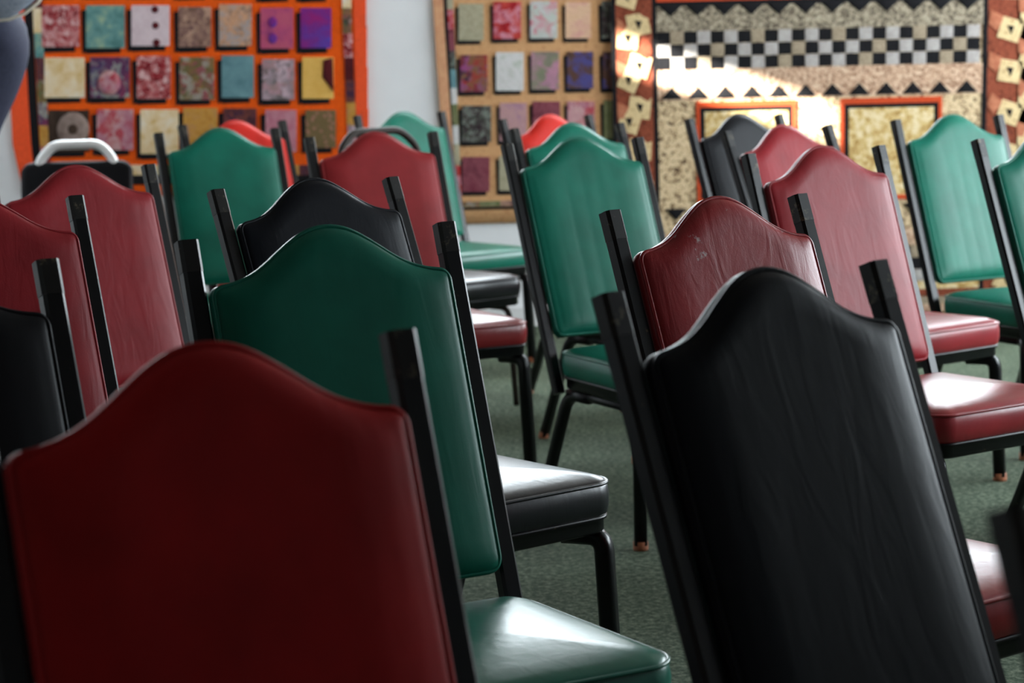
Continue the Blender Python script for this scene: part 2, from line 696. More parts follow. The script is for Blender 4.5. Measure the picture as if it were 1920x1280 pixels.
SH = {}
SH['pan'] = ring_mesh('seat_pan', [(.03, .368), (.012, .370), (.008, .376), (.008, .396), (.002, .399), (.002, .405), (.01, .406)], M_BLACK, 0)
L_ = HP - Z0
SH['post'] = mesh_from('back_post', *sweep([(0, 0, -.065), (0, 0, .1), (0, 0, .3), (0, 0, L_ - .045)], rrect(.0135, .0155, .0045)), M_BLACK, False)
SH['cap'] = mesh_from('end_cap', *sweep([(0, 0, L_ - .046), (0, 0, L_ - .004), (0, 0, L_)], rrect(.0142, .0162, .005)), M_CAP, False)
for s in (-1, 1):
    SH['front%d' % s] = mesh_from('leg', *sweep(bend([(s * .165, -.15, .360), (s * .207, -.221, .360), (s * .216, -.235, .012)], .03), rrect(.017, .017, .006)), M_BLACK)
    SH['rear%d' % s] = mesh_from('leg', *sweep(bend([(s * .183, .06, .352), (s * .188, .168, .352), (s * .20, .315, .012)], .05), rrect(.0145, .0145, .005)), M_BLACK)
    SH['rail%d' % s] = mesh_from('side_rail', *sweep([(s * .186, -.17, .356), (s * .186, .0, .356), (s * .186, .17, .356)], rrect(.011, .011, .004)), M_BLACK)
    SH['gf%d' % s] = mesh_from('foot_glide', *sweep([(s * .2165, -.2357, 0), (s * .2165, -.2357, .004), (s * .216, -.235, .022)], circ(.020, 8)), M_RUST)
    SH['gr%d' % s] = mesh_from('foot_glide', *sweep([(s * .2005, .320, 0), (s * .2005, .320, .004), (s * .2, .3115, .022)], circ(.0175, 8)), M_RUST)
SH['cross'] = mesh_from('stretcher', *sweep([(-.186, .15, .350), (0, .15, .350), (.186, .15, .350)], circ(.009, 8)), M_BLACK)
CACHE = {}


def shared(key, fn):
    if key not in CACHE:
        CACHE[key] = fn()
    return CACHE[key]


def banquet_chair(x, y, th, ta, label, back, seat=None, flutes=0, group='banquet chairs set out in rows'):
    seat = seat or VINYLS[back.name]
    c = empty('banquet_chair', (x, y, 0), th)
    tag(c, label, 'chair', group)
    sc = math.sqrt(1 + ta * ta)
    rx = -math.atan(ta)

    def lean(o, dx=0):
        o.location = (dx, .2, Z0)
        o.rotation_euler = (rx, 0, 0)
        o.scale = (1, 1, sc)
        return o
    bk = lean(mesh_ob('backrest', shared(('b', back.name, flutes), lambda: back_mesh(back, flutes)), c))
    mesh_ob('piping', shared(('bp', back.name), lambda: back_piping(back)), bk)
    for s in (-1, 1):
        p = lean(mesh_ob('back_post', SH['post'], c), s * PA)
        mesh_ob('end_cap', SH['cap'], p)
    st = mesh_ob('seat', shared(('s', seat.name), lambda: seat_mesh(seat)), c)
    mesh_ob('piping', shared(('sp', seat.name), lambda: seat_piping(seat)), st)
    mesh_ob('seat_pan', SH['pan'], c)
    mesh_ob('stretcher', SH['cross'], c)
    for s in (-1, 1):
        mesh_ob('side_rail', SH['rail%d' % s], c)
        l = mesh_ob('leg', SH['front%d' % s], c); mesh_ob('foot_glide', SH['gf%d' % s], l)
        l = mesh_ob('leg', SH['rear%d' % s], c); mesh_ob('foot_glide', SH['gr%d' % s], l)
    return c


CH = [
    (-0.095, 1.630, 0.543, 0.315, 'large dark red vinyl chair nearest the camera at the lower left', V_RED_SMOOTH, 0),
    (-0.096, 2.904, 0.507, 0.333, 'dark green vinyl chair directly behind the nearest red chair', V_GREEN, 0),
    (-0.133, 4.067, 0.670, 0.434, 'black vinyl chair between a green chair in front and a red one behind', V_BLACK, 0),
    (-0.250, 6.516, 0.460, 0.359, 'red vinyl chair behind the left-hand black chair, below the white wall gap', V_RED_PLAIN, 0),
    (-0.828, 4.93, 0.661, 0.331, 'red vinyl chair at far left with its whole humped top in view', V_RED, 0),
    (-0.849, 7.237, 0.444, 0.358, 'green vinyl chair standing in front of the orange quilt', V_GREEN, 0),
    (0.397, 5.705, 0.499, 0.392, 'green vinyl chair with ribbed back in the centre, in front of another green chair', V_GREEN, 8),
    (0.439, 6.855, 0.570, 0.387, 'green vinyl chair half hidden right behind the central ribbed green chair', V_GREEN, 0),
    (0.590, 3.299, 0.644, 0.364, 'scuffed red vinyl chair just behind the big black chair on the right', V_RED_SCUFF, 0),
    (0.983, 4.938, 0.596, 0.333, 'creased red vinyl chair behind the scuffed red one', V_RED, 0),
    (1.108, 6.205, 0.644, 0.435, 'red vinyl chair rearmost of the three red chairs on the right', V_RED, 0),
    (1.653, 6.752, 0.481, 0.345, 'ribbed green vinyl chair before the black and cream quilt at right', V_GREEN, 8),
    (0.541, 2.134, 0.663, 0.382, 'large black vinyl chair in the right foreground', V_BLACK, 0),
    (-0.816, 3.757, 0.565, 0.362, 'red vinyl chair cut by the left edge, in front of another red chair', V_RED, 0),
    (-0.595, 2.434, 0.560, 0.358, 'black vinyl chair cut by the left edge of the picture', V_BLACK_SMOOTH, 0),
    (1.633, 5.337, 0.565, 0.366, 'green vinyl chair cut by the right edge of the picture', V_GREEN, 0),
    (0.416, 7.823, 0.689, 0.364, 'bright scarlet chair peeping above two green chairs in the centre', V_SCARLET, 0),
    (-0.852, 8.069, 0.565, 0.361, 'bright scarlet chair behind the green chair by the orange quilt', V_SCARLET, 0),
    (1.065, 7.345, 0.630, 0.365, 'distant black vinyl chair in front of the quilt with framed panels', V_BLACK_SMOOTH, 0),
    (0.695, 0.981, 0.550, 0.361, 'very close blurred black chair in the lower right corner', V_BLACK_SMOOTH, 0),
    (-0.232, 8.800, 0.641, 0.276, 'farthest green vinyl chair, against the white wall gap between quilts', V_GREEN, 0),
]
for (x, y, th, ta, lab, mat, fl) in CH:
    banquet_chair(x, y, th, ta, lab, mat, None, fl)


# ------------------------------------------------------------------ two chairs with an arched tube above the back
def arch_chair(x, y, th, label, metal, pad_top, arch_top, pad_w, arch_w, tube):
    c = empty('tube_frame_chair', (x, y, 0), th)
    tag(c, label, 'chair', 'chairs with arched tube backs')
    ta = .22

    def P(px, pz, dy=0):
        return (px, .2 + ta * (pz - .44) + dy, pz)
    hw = arch_w / 2
    zl = pad_top - .06
    pts = [P(-hw, zl), P(-hw * .97, pad_top + .002), P(-hw * .62, arch_top), P(hw * .62, arch_top), P(hw * .97, pad_top + .002), P(hw, zl)]
    mesh_ob('top_rail', mesh_from('top_rail', *sweep(bend(pts, .05), circ(tube, 10)), metal), c)
    # pad
    V, F = [], []
    pw = pad_w / 2
    nu, nv_ = 25, 17
    zb_ = .56
    for side in (-1, 1):
        for i in range(nu):
            u = -math.cos(math.pi * i / (nu - 1))
            for j in range(nv_):
                v = (1 - math.cos(math.pi * j / (nv_ - 1))) / 2
                d = (1 - abs(u)) * pw
                rr = .05
                k = rr - math.sqrt(max(0, rr * rr - (rr - d) ** 2)) if d < rr else 0
                zt, zbb = pad_top - k, zb_ + k
                z = zbb + (zt - zbb) * v
                e = min(1, min(d, zt - z, z - zbb) / .02)
                h = .022 * math.sqrt(max(0, 1 - (1 - e) ** 2))
                V.append(P(u * pw, z, side * h))
    m_ = nv_
    for s in (0, 1):
        o = s * nu * m_
        for i in range(nu - 1):
            for j in range(nv_ - 1):
                F.append((o + i * m_ + j, o + (i + 1) * m_ + j, o + (i + 1) * m_ + j + 1, o + i * m_ + j + 1))
    me = mesh_from('backrest', V, F, V_BLACK_SMOOTH)
    bm = bmesh.new(); bm.from_mesh(me)
    bmesh.ops.remove_doubles(bm, verts=bm.verts, dist=.0004)
    bmesh.ops.recalc_face_normals(bm, faces=bm.faces)
    bm.to_mesh(me); bm.free()
    mesh_ob('backrest', me, c)
    st = mesh_ob('seat', shared(('s', VINYLS[V_BLACK_SMOOTH.name].name), lambda: seat_mesh(VINYLS[V_BLACK_SMOOTH.name])), c)
    mesh_ob('piping', shared(('sp', V_BLACK_SMOOTH.name), lambda: seat_piping(V_BLACK_SMOOTH)), st)
    mesh_ob('seat_pan', SH['pan'], c)
    for s in (-1, 1):
        mesh_ob('upright', mesh_from('upright', *sweep(bend([(s * .19, .12, .36), (s * .19, .185, .37), P(s * .19, .60, .012), P(s * .17, pad_top - .08, .012)], .05), circ(.011, 10)), metal), c)
        mesh_ob('leg', mesh_from('leg', *sweep(bend([(s * .18, -.1, .357), (s * .19, -.19, .357), (s * .2, -.21, .0)], .04), circ(.011, 10)), metal), c)
        mesh_ob('leg', mesh_from('leg', *sweep(bend([(s * .18, .05, .357), (s * .19, .16, .357), (s * .2, .29, .0)], .04), circ(.011, 10)), metal), c)
    return c


arch_chair(-.277, 7.72, .70, 'black chair with a dark brown arched tube, seen over a red chair', M_BROWN, .935, .998, .28, .36, .014)
arch_chair(-1.765, 8.55, .05, 'black padded chair with a silver arched handle in front of the orange quilt', M_CHROME, .872, .940, .46, .315, .020)

# ------------------------------------------------------------------ quilts
ORANGE = fabric('orange_cotton', [srgb(232, 88, 10)], 'plain')
CORAL = fabric('coral_orange_cotton', [srgb(236, 84, 42)], 'plain')
BLACKF = fabric('black_cotton', [srgb(18, 17, 20)], 'plain')
TAN = fabric('tan_cotton', [srgb(176, 124, 84), srgb(205, 158, 112), srgb(190, 140, 96)], 'noise', 40)
TANB = fabric('pinkish_tan_cotton', [srgb(196, 138, 104), srgb(214, 164, 124)], 'noise', 30)


class Quilt:
    def __init__(self, name, label, yfront, px_centre):
        self.y = yfront
        x, _ = wall_point(px_centre, 500, yfront)
        self.o = Vector((x, yfront, 0))
        self.root = empty(name, self.o)
        tag(self.root, label, 'quilt', 'quilts hung on the far wall')

    def w(self, px, py):
        x, z = wall_point(px, py, self.y)
        return Vector((x, self.y, z)) - self.o

    def sheet(self, name, mat, left, right, depth=.012, wave=.004):
        """hanging cloth between two edge polylines of pixel points (top to bottom)"""
        def samp(poly, n):
            out = []
            for k in range(n + 1):
                t_ = k / n * (len(poly) - 1)
                i = min(int(t_), len(poly) - 2)
                f = t_ - i
                out.append((poly[i][0] * (1 - f) + poly[i + 1][0] * f, poly[i][1] * (1 - f) + poly[i + 1][1] * f))
            return out
        n, m_ = 24, 24
        Ls, Rs = samp(left, n), samp(right, n)
        V, F = [], []
        for side in (0, 1):
            for j in range(n + 1):
                for i in range(m_ + 1):
                    f = i / m_
                    p = self.w(Ls[j][0] * (1 - f) + Rs[j][0] * f, Ls[j][1] * (1 - f) + Rs[j][1] * f)
                    p.y = (0 if side == 0 else depth) + wave * .25 * math.sin(p.x * 9 + j * .3)
                    V.append(p)
        q = (n + 1) * (m_ + 1)
        for side in (0, 1):
            for j in range(n):
                for i in range(m_):
                    a = side * q + j * (m_ + 1) + i
                    F.append((a, a + 1, a + m_ + 2, a + m_ + 1))
        for i in range(m_):
            for j0 in (0, n):
                a = j0 * (m_ + 1) + i
                F.append((a, a + 1, q + a + 1, q + a))
        for j in range(n):
            for i0 in (0, m_):
                a = j * (m_ + 1) + i0
                F.append((a, a + m_ + 1, q + a + m_ + 1, q + a))
        return mesh_ob(name, mesh_from(name, V, F, mat), self.root)

    def quad(self, name, mat, pts, h=.006, base=.002, parent=None, n=3, puff=.8):
        """padded patch with four pixel corners (clockwise from top left); base = start of its height over the cloth"""
        c = [self.w(*p) for p in pts]
        V, F = [], []
        for j in range(n + 1):
            for i in range(n + 1):
                s, t_ = i / n, j / n
                p = (c[0] * (1 - s) + c[1] * s) * (1 - t_) + (c[3] * (1 - s) + c[2] * s) * t_
                pf = 1 if 0 < i < n and 0 < j < n else puff
                p.y = -(base + h * pf)
                V.append(p)
        for j in range(n):
            for i in range(n):
                a = j * (n + 1) + i
                F.append((a, a + 1, a + n + 2, a + n + 1))
        rim = [i for i in range(n + 1)] + [j * (n + 1) + n for j in range(1, n + 1)] + \
              [n * (n + 1) + i for i in range(n - 1, -1, -1)] + [j * (n + 1) for j in range(n - 1, 0, -1)]
        b0 = len(V)
        V += [V[i].copy() for i in rim]
        b1 = len(V)
        V += [Vector((V[i].x, .004, V[i].z)) for i in rim]
        for k in range(len(rim)):
            l = (k + 1) % len(rim)
            F.append((b0 + k, b0 + l, b1 + l, b1 + k))
        return mesh_ob(name, mesh_from(name, V, F, mat), parent or self.root)

    def poly(self, name, mat, pts, h=.006, base=.002, parent=None):
        c = [self.w(*p) for p in pts]
        mid = sum(c, Vector()) / len(c)
        V = [Vector((p.x, -(base + h * .5), p.z)) for p in c]
        V += [Vector((mid.x + (p.x - mid.x) * .6, -(base + h), mid.z + (p.z - mid.z) * .6)) for p in c]
        V += [Vector((p.x, .004, p.z)) for p in c]
        k = len(c)
        F = [tuple(range(k, 2 * k))]
        for i in range(k):
            l = (i + 1) % k
            F += [(i, l, k + l, k + i), (i, 2 * k + i, 2 * k + l, l)]
        return mesh_ob(name, mesh_from(name, V, F, mat), parent or self.root)

    def rect(self, name, mat, x0, y0, x1, y1, **kw):
        return self.quad(name, mat, [(x0, y0), (x1, y0), (x1, y1), (x0, y1)], **kw)


S_ = srgb
FB = {
    'redfl': fabric('red_rose_print', [S_(110, 22, 30), S_(140, 34, 42), S_(196, 130, 130), S_(150, 40, 46), S_(205, 165, 165)], 'floral', 42),
    'teal': fabric('teal_print', [S_(70, 110, 108), S_(98, 142, 140), S_(150, 170, 140)], 'noise', 18),
    'pinkpale': fabric('pale_pink_dot_print', [S_(200, 178, 184), S_(216, 198, 202)], 'noise', 40),
    'brownmix': fabric('brown_mixed_print', [S_(72, 48, 44), S_(150, 116, 100), S_(110, 80, 76), S_(176, 140, 120)], 'floral', 34),
    'tanmix': fabric('peach_and_grey_print', [S_(120, 104, 98), S_(200, 150, 116), S_(150, 148, 152), S_(190, 144, 112)], 'floral', 40),
    'magenta': fabric('magenta_print', [S_(120, 52, 110), S_(176, 76, 110), S_(180, 84, 108)], 'noise', 14),
    'purple': fabric('purple_print', [S_(76, 64, 160), S_(108, 44, 132), S_(140, 30, 110)], 'noise', 10),
    'cream': fabric('cream_print', [S_(206, 170, 110), S_(224, 200, 160), S_(226, 214, 196)], 'noise', 18),
    'navy': fabric('navy_floral_print', [S_(52, 44, 80), S_(120, 50, 80), S_(70, 60, 96), S_(150, 150, 140), S_(86, 44, 80)], 'floral', 26),
    'olive': fabric('olive_mixed_print', [S_(60, 64, 56), S_(130, 104, 56), S_(140, 70, 84), S_(96, 92, 50), S_(150, 140, 130)], 'floral', 32),
    'tealblue': fabric('teal_blue_print', [S_(84, 120, 128), S_(112, 150, 156)], 'noise', 16),
    'greypink': fabric('grey_pink_leaf_print', [S_(110, 108, 90), S_(176, 136, 144), S_(96, 92, 92), S_(186, 160, 170)], 'floral', 28),
    'yellow': fabric('yellow_print', [S_(214, 166, 80), S_(226, 182, 100)], 'noise', 20),
    'wine': fabric('wine_print', [S_(70, 18, 24), S_(90, 24, 30)], 'noise', 20),
    'darkbrown': fabric('dark_brown_print', [S_(46, 34, 28), S_(70, 54, 44)], 'noise', 30),
    'ring': fabric('grey_brown_print', [S_(120, 100, 92), S_(150, 132, 124)], 'noise', 40),
    'redpink': fabric('red_pink_print', [S_(166, 50, 60), S_(170, 110, 126), S_(190, 150, 150), S_(170, 70, 80)], 'floral', 24),
    'gold': fabric('gold_print', [S_(150, 92, 30), S_(190, 140, 64), S_(170, 120, 90)], 'noise', 24),
    'darkpurple': fabric('dark_purple_print', [S_(50, 28, 44), S_(110, 60, 50), S_(60, 34, 60)], 'floral', 36),
    'mauve': fabric('mauve_print', [S_(170, 96, 116), S_(190, 136, 146)], 'noise', 22),
    'olivedot': fabric('olive_brown_dot_print', [S_(110, 92, 60), S_(120, 96, 70), S_(160, 110, 96)], 'dots', 44),
    'grey': fabric('grey_beige_print', [S_(150, 144, 118), S_(176, 168, 144)], 'noise', 60),
    'redwhite': fabric('red_white_print', [S_(150, 24, 36), S_(190, 70, 60), S_(196, 130, 146), S_(160, 34, 46)], 'floral', 30),
    'white': fabric('white_print', [S_(186, 186, 180), S_(208, 204, 204), S_(170, 178, 164)], 'noise', 18),
    'whitered': fabric('white_print_with_red_sprigs', [S_(186, 188, 184), S_(180, 186, 178), S_(196, 120, 130), S_(190, 190, 190)], 'floral', 26),
    'peach': fabric('pale_peach_print', [S_(206, 164, 132), S_(214, 176, 146), S_(204, 150, 140)], 'noise', 14),
    'multi': fabric('purple_and_red_mixed_print', [S_(70, 48, 64), S_(150, 44, 48), S_(120, 90, 60), S_(140, 70, 120)], 'floral', 28),
    'mauvegreen': fabric('mauve_green_print', [S_(120, 92, 104), S_(120, 124, 100), S_(176, 126, 146), S_(140, 110, 120)], 'floral', 20),
    'brownblue': fabric('brown_and_blue_print', [S_(66, 46, 44), S_(92, 68, 56), S_(72, 70, 130), S_(86, 60, 50)], 'floral', 26),
    'darkgreen': fabric('dark_green_print', [S_(48, 34, 40), S_(70, 74, 66), S_(56, 30, 40), S_(110, 116, 108)], 'floral', 40),
    'lilac': fabric('lilac_print', [S_(160, 120, 134), S_(180, 140, 140), S_(150, 110, 140)], 'noise', 16),
    'maroon': fabric('maroon_print', [S_(90, 34, 50), S_(130, 70, 80), S_(110, 44, 60)], 'noise', 14),
    'leafgreen': fabric('leaf_green_print', [S_(96, 104, 66), S_(130, 130, 96)], 'noise', 24),
}
STRIPS = ['redfl', 'leafgreen', 'greypink', 'wine', 'cream', 'teal', 'darkpurple', 'olive', 'navy', 'gold']

# --- orange quilt
q = Quilt('orange_quilt', 'orange quilt with seven columns of framed print blocks', YW - .018, 360)
q.sheet('backing', ORANGE, [(50, -112), (50, 40), (44, 150), (58, 330), (66, 372)], [(683, -112), (683, 0), (686, 120), (690, 240), (694, 360)])
lft = [(20, -108), (22, -60), (24, 20), (26, 100), (20, 190), (24, 270), (44, 360)]
lin = [(46, -108), (46, -60), (46, 20), (49, 100), (54, 190), (59, 270), (70, 360)]
for k in range(6):
    q.quad('border_strip', CORAL, [lft[k], lin[k], lin[k + 1], lft[k + 1]], h=.003, puff=1)
for k in range(6):
    a, c = lin[k], lin[k + 1]
    q.quad('black_strip', BLACKF, [a, (a[0] + 15, a[1]), (c[0] + 15, c[1]), c], h=.004, puff=1)
for k in range(6):
    q.rect('border_strip', CORAL, 662 + k * 1.5, -108 + k * 78, 685 + k * 1.5, -30 + k * 78, h=.003, puff=1)
ys = [-106, -82, -50, -18, 15, 62, 108, 150, 192, 235, 275, 308]
for k in range(len(ys) - 1):
    xo = 61 + max(0, ys[k]) * .055
    q.quad('strip_patch', FB[STRIPS[k % 10]], [(xo, ys[k]), (xo + 17, ys[k]), (xo + 19, ys[k + 1]), (xo + 2, ys[k + 1])], h=.005)
    xo = 641 + max(0, ys[k]) * .045
    q.quad('strip_patch', FB[STRIPS[(k * 3 + 5) % 10]], [(xo, ys[k]), (xo + 17, ys[k]), (xo + 18, ys[k + 1]), (xo + 1, ys[k + 1])], h=.005)
for k in range(11):
    x0 = 84 + k * 53
    q.rect('strip_patch', FB[STRIPS[(k * 7 + 3) % 10]], x0, 309, x0 + 53, 328, h=.005)
    q.rect('black_strip', BLACKF, x0, 328, x0 + 53, 346, h=.004)
OB = [
    [(78, -90, 148, -12, 'cream'), (160, -92, 230, -12, 'navy'), (245, -92, 318, -12, 'redfl'), (333, -90, 393, -10, 'olive'),
     (408, -90, 470, -12, 'tealblue'), (488, -85, 548, -6, 'gold'), (563, -86, 620, -6, 'mauve')],
    [(79, 10, 149, 88, 'redfl'), (162, 10, 234, 90, 'teal'), (247, 10, 318, 86, 'pinkpale'), (335, 13, 396, 88, 'brownmix'),
     (411, 8, 472, 86, 'tanmix'), (489, 15, 550, 91, 'magenta'), (564, 15, 621, 90, 'purple')],
    [(84, 108, 159, 183, 'cream'), (170, 107, 243, 183, 'navy'), (257, 105, 320, 185, 'redfl'), (337, 107, 402, 187, 'olive'),
     (416, 104, 476, 183, 'tealblue'), (492, 111, 552, 187, 'greypink'), (567, 107, 626, 185, 'yellow')],
    [(92, 206, 167, 284, 'darkbrown'), (182, 205, 250, 281, 'redpink'), (264, 205, 335, 288, 'cream'), (344, 202, 408, 280, 'gold'),
     (419, 203, 481, 280, 'darkpurple'), (498, 206, 556, 284, 'mauve'), (573, 206, 630, 277, 'olivedot')],
]
for row in OB:
    for (x0, y0, x1, y1, f) in row:
        b_ = q.rect('block', FB[f], x0, y0, x1, y1, h=.006, base=.004)
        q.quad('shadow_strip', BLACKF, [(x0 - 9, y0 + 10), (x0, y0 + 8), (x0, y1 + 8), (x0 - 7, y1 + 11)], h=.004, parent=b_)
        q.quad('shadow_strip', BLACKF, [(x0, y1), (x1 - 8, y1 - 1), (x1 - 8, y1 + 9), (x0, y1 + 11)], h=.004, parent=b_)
        if f == 'darkbrown':
            cx, cy = 138, 242
            ring = [(cx + 30 * math.cos(a * math.pi / 10), cy + 32 * math.sin(a * math.pi / 10)) for a in range(20)]
            q.poly('medallion', FB['ring'], ring, h=.004, base=.013, parent=b_)
            q.poly('medallion', FB['darkbrown'], [(cx + (p[0] - cx) * .3, cy + (p[1] - cy) * .3) for p in ring], h=.004, base=.016, parent=b_)
        if f == 'navy' and y0 > 0:
            cx, cy = 206, 155
            q.poly('medallion', FB['redpink'], [(cx + 21 * math.cos(a * math.pi / 10), cy + 23 * math.sin(a * math.pi / 10)) for a in range(20)], h=.003, base=.013, parent=b_)
        if f == 'pinkpale':
            for (cx, cy) in ((291, 18), (292, 48), (294, 80)):
                q.poly('dot', FB['wine'], [(cx + 7 * math.cos(a * math.pi / 5), cy + 7 * math.sin(a * math.pi / 5)) for a in range(10)], h=.002, base=.009, parent=b_)
        if f == 'yellow':
            q.poly('dark_corner', FB['wine'], [(607, 113), (624, 108), (626, 172), (617, 160), (605, 145)], h=.003, base=.013, parent=b_)
        if f == 'magenta':
            for cy in (42, 72):
                q.poly('dot', FB['purple'], [(512 + 8 * math.cos(a * math.pi / 6), cy + 10 * math.sin(a * math.pi / 6)) for a in range(12)], h=.002, base=.013, parent=b_)

# --- tan quilt
q = Quilt('tan_quilt', 'tan quilt with print blocks hanging between the orange and black quilts', YW - .018, 1000)
q.sheet('backing', TAN, [(808, -112), (811, 0), (818, 120), (828, 250), (850, 420)], [(1190, -112), (1190, 0), (1192, 120), (1194, 250), (1198, 412)])
for k in range(7):
    ya, yb_ = -108 + k * 75, -33 + k * 75
    fa = lambda y: 811 + max(0, y) * .07
    q.quad('border_strip', TANB, [(fa(ya), ya), (fa(ya) + 19, ya), (fa(yb_) + 19, yb_), (fa(yb_), yb_)], h=.003, puff=1)
    q.quad('black_strip', BLACKF, [(fa(ya) + 19, ya), (fa(ya) + 26, ya), (fa(yb_) + 26, yb_), (fa(yb_) + 19, yb_)], h=.004)
ys = [-106, -84, -55, -20, 18, 55, 95, 130, 165, 195, 235, 270, 310, 372]
for k in range(len(ys) - 1):
    fa = lambda y: 838 + max(0, y) * .045
    q.quad('strip_patch', FB[(['white', 'leafgreen', 'white', 'grey', 'redwhite', 'maroon', 'darkgreen', 'tealblue'])[k % 8]],
           [(fa(ys[k]), ys[k]), (fa(ys[k]) + 11, ys[k]), (fa(ys[k + 1]) + 11, ys[k + 1]), (fa(ys[k + 1]), ys[k + 1])], h=.005)
TB = [
    [(855, -90, 903, -18, 'multi'), (921, -92, 975, -20, 'peach'), (990, -94, 1040, -22, 'darkgreen'), (1055, -95, 1104, -24, 'lilac'), (1122, -95, 1172, -24, 'white')],
    [(860, 7, 907, 76, 'grey'), (925, 3, 977, 73, 'redwhite'), (994, 2, 1045, 72, 'whitered'), (1060, 4, 1108, 72, 'peach'), (1128, 2, 1176, 72, 'darkgreen')],
    [(863, 103, 914, 172, 'multi'), (930, 98, 982, 170, 'white'), (996, 97, 1048, 168, 'mauvegreen'), (1063, 97, 1112, 166, 'brownblue'), (1130, 97, 1180, 166, 'brownblue')],
    [(866, 198, 921, 266, 'darkgreen'), (937, 193, 988, 264, 'lilac'), (999, 190, 1050, 262, 'maroon'), (1064, 190, 1115, 260, 'redpink'), (1132, 188, 1182, 260, 'leafgreen')],
    [(867, 294, 918, 359, 'maroon'), (936, 292, 988, 357, 'grey'), (1002, 290, 1052, 356, 'multi'), (1067, 288, 1117, 354, 'white'), (1133, 287, 1182, 352, 'brownmix')],
]
for row in TB:
    for (x0, y0, x1, y1, f) in row:
        b_ = q.rect('block', FB[f], x0, y0, x1, y1, h=.006, base=.004)
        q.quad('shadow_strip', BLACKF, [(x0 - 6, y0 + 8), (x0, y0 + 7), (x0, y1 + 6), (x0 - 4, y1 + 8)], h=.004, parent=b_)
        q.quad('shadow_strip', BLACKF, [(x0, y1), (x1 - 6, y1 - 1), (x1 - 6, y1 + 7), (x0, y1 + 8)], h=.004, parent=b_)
for k in range(8):
    q.quad('strip_patch', FB[['olive', 'leafgreen', 'brownmix', 'gold'][k % 4]], [(858 + k * 40, 378 - k), (898 + k * 40, 377 - k), (898 + k * 40, 387 - k), (858 + k * 40, 388 - k)], h=.005)
    q.quad('black_strip', BLACKF, [(858 + k * 40, 389 - k), (898 + k * 40, 388 - k), (898 + k * 40, 393 - k), (858 + k * 40, 394 - k)], h=.004)

# --- black, cream and rust quilt
LEAF = fabric('grey_leaf_print', [S_(58, 50, 42), S_(128, 116, 98), S_(176, 164, 142)], 'noise', 75, .36, .62)
PEB = fabric('pink_beige_pebble_print', [S_(104, 70, 54), S_(182, 146, 120), S_(214, 186, 160)], 'noise', 70, .36, .62)
LEOP = fabric('leopard_print', [S_(70, 52, 38), S_(190, 160, 122), S_(210, 186, 150)], 'noise', 68, .40, .52)
GOLDP = fabric('gold_marble_print', [S_(150, 112, 56), S_(200, 170, 112), S_(220, 202, 164)], 'noise', 30, .35, .62)
GREY1 = fabric('light_grey_cotton', [S_(150, 142, 138), S_(178, 172, 168)], 'noise', 50)
GREY2 = fabric('taupe_cotton', [S_(130, 114, 94), S_(168, 152, 130)], 'noise', 70)
RUST = fabric('rust_brown_print', [S_(60, 20, 14), S_(138, 70, 48), S_(96, 40, 28)], 'noise', 45)
RUSTL = fabric('light_rust_print', [S_(150, 84, 60), S_(186, 120, 90)], 'noise', 40)
CREAM = fabric('cream_bark_print', [S_(160, 124, 84), S_(214, 190, 144), S_(196, 166, 120)], 'noise', 55)
ORR = fabric('burnt_orange_cotton', [S_(190, 70, 34)], 'plain')
q = Quilt('patchwork_quilt', 'black, cream and rust patchwork quilt with chequered rows', YW - .052, 1540)
TX = lambda x, y: (x - (y - 60) * .018 + (y - 60) * .036 * max(0, min(1, (1850 - x) / 620)), y - (x - 1230) * .024)
q.sheet('backing', LEOP, [(1147, -112), (1148, 0), (1152, 150), (1158, 300), (1166, 598)], [(2000, -125), (1998, 0), (1996, 150), (1992, 300), (1984, 585)], depth=.014)


def QP(*pts):
    return [TX(*p) for p in pts]


def qr(name, mat, x0, y0, x1, y1, **kw):
    return q.quad(name, mat, QP((x0, y0), (x1, y0), (x1, y1), (x0, y1)), **kw)


for (xa, xb) in ((1146, 1154), (1223, 1231), (1843, 1852)):
    for k in range(6):
        qr('black_strip', BLACKF, xa, -108 + k * 116, xb, 8 + k * 116, h=.005)
# chequered rows, triangles and print bands, top and bottom
PER = 50.6


def chequers(y0, dy):
    for rw in range(3):
        for k in range(24):
            x0 = 1231 + k * PER / 2
            blk = (k + rw) % 2 == 0
            qr('square_patch', BLACKF if blk else (GREY1 if (k // 2 + rw) % 3 else GREY2), x0 + .4, y0 + rw * dy + .4, x0 + PER / 2 - .4, y0 + (rw + 1) * dy - .4,
               h=.004 if blk else .007)


def band(mat, y0, y1, n=1):
    for k in range(n):
        qr('print_band', mat, 1231 + k * 612 / n, y0, 1231 + (k + 1) * 612 / n, y1, h=.004, puff=1)


def triangles(yb0, yt, flip=False):
    for k in range(12):
        cx = 1257 + k * PER
        q.poly('triangle_patch', BLACKF, QP((cx - 21, yb0), (cx, yt), (cx + 21, yb0)), h=.004, base=.006)


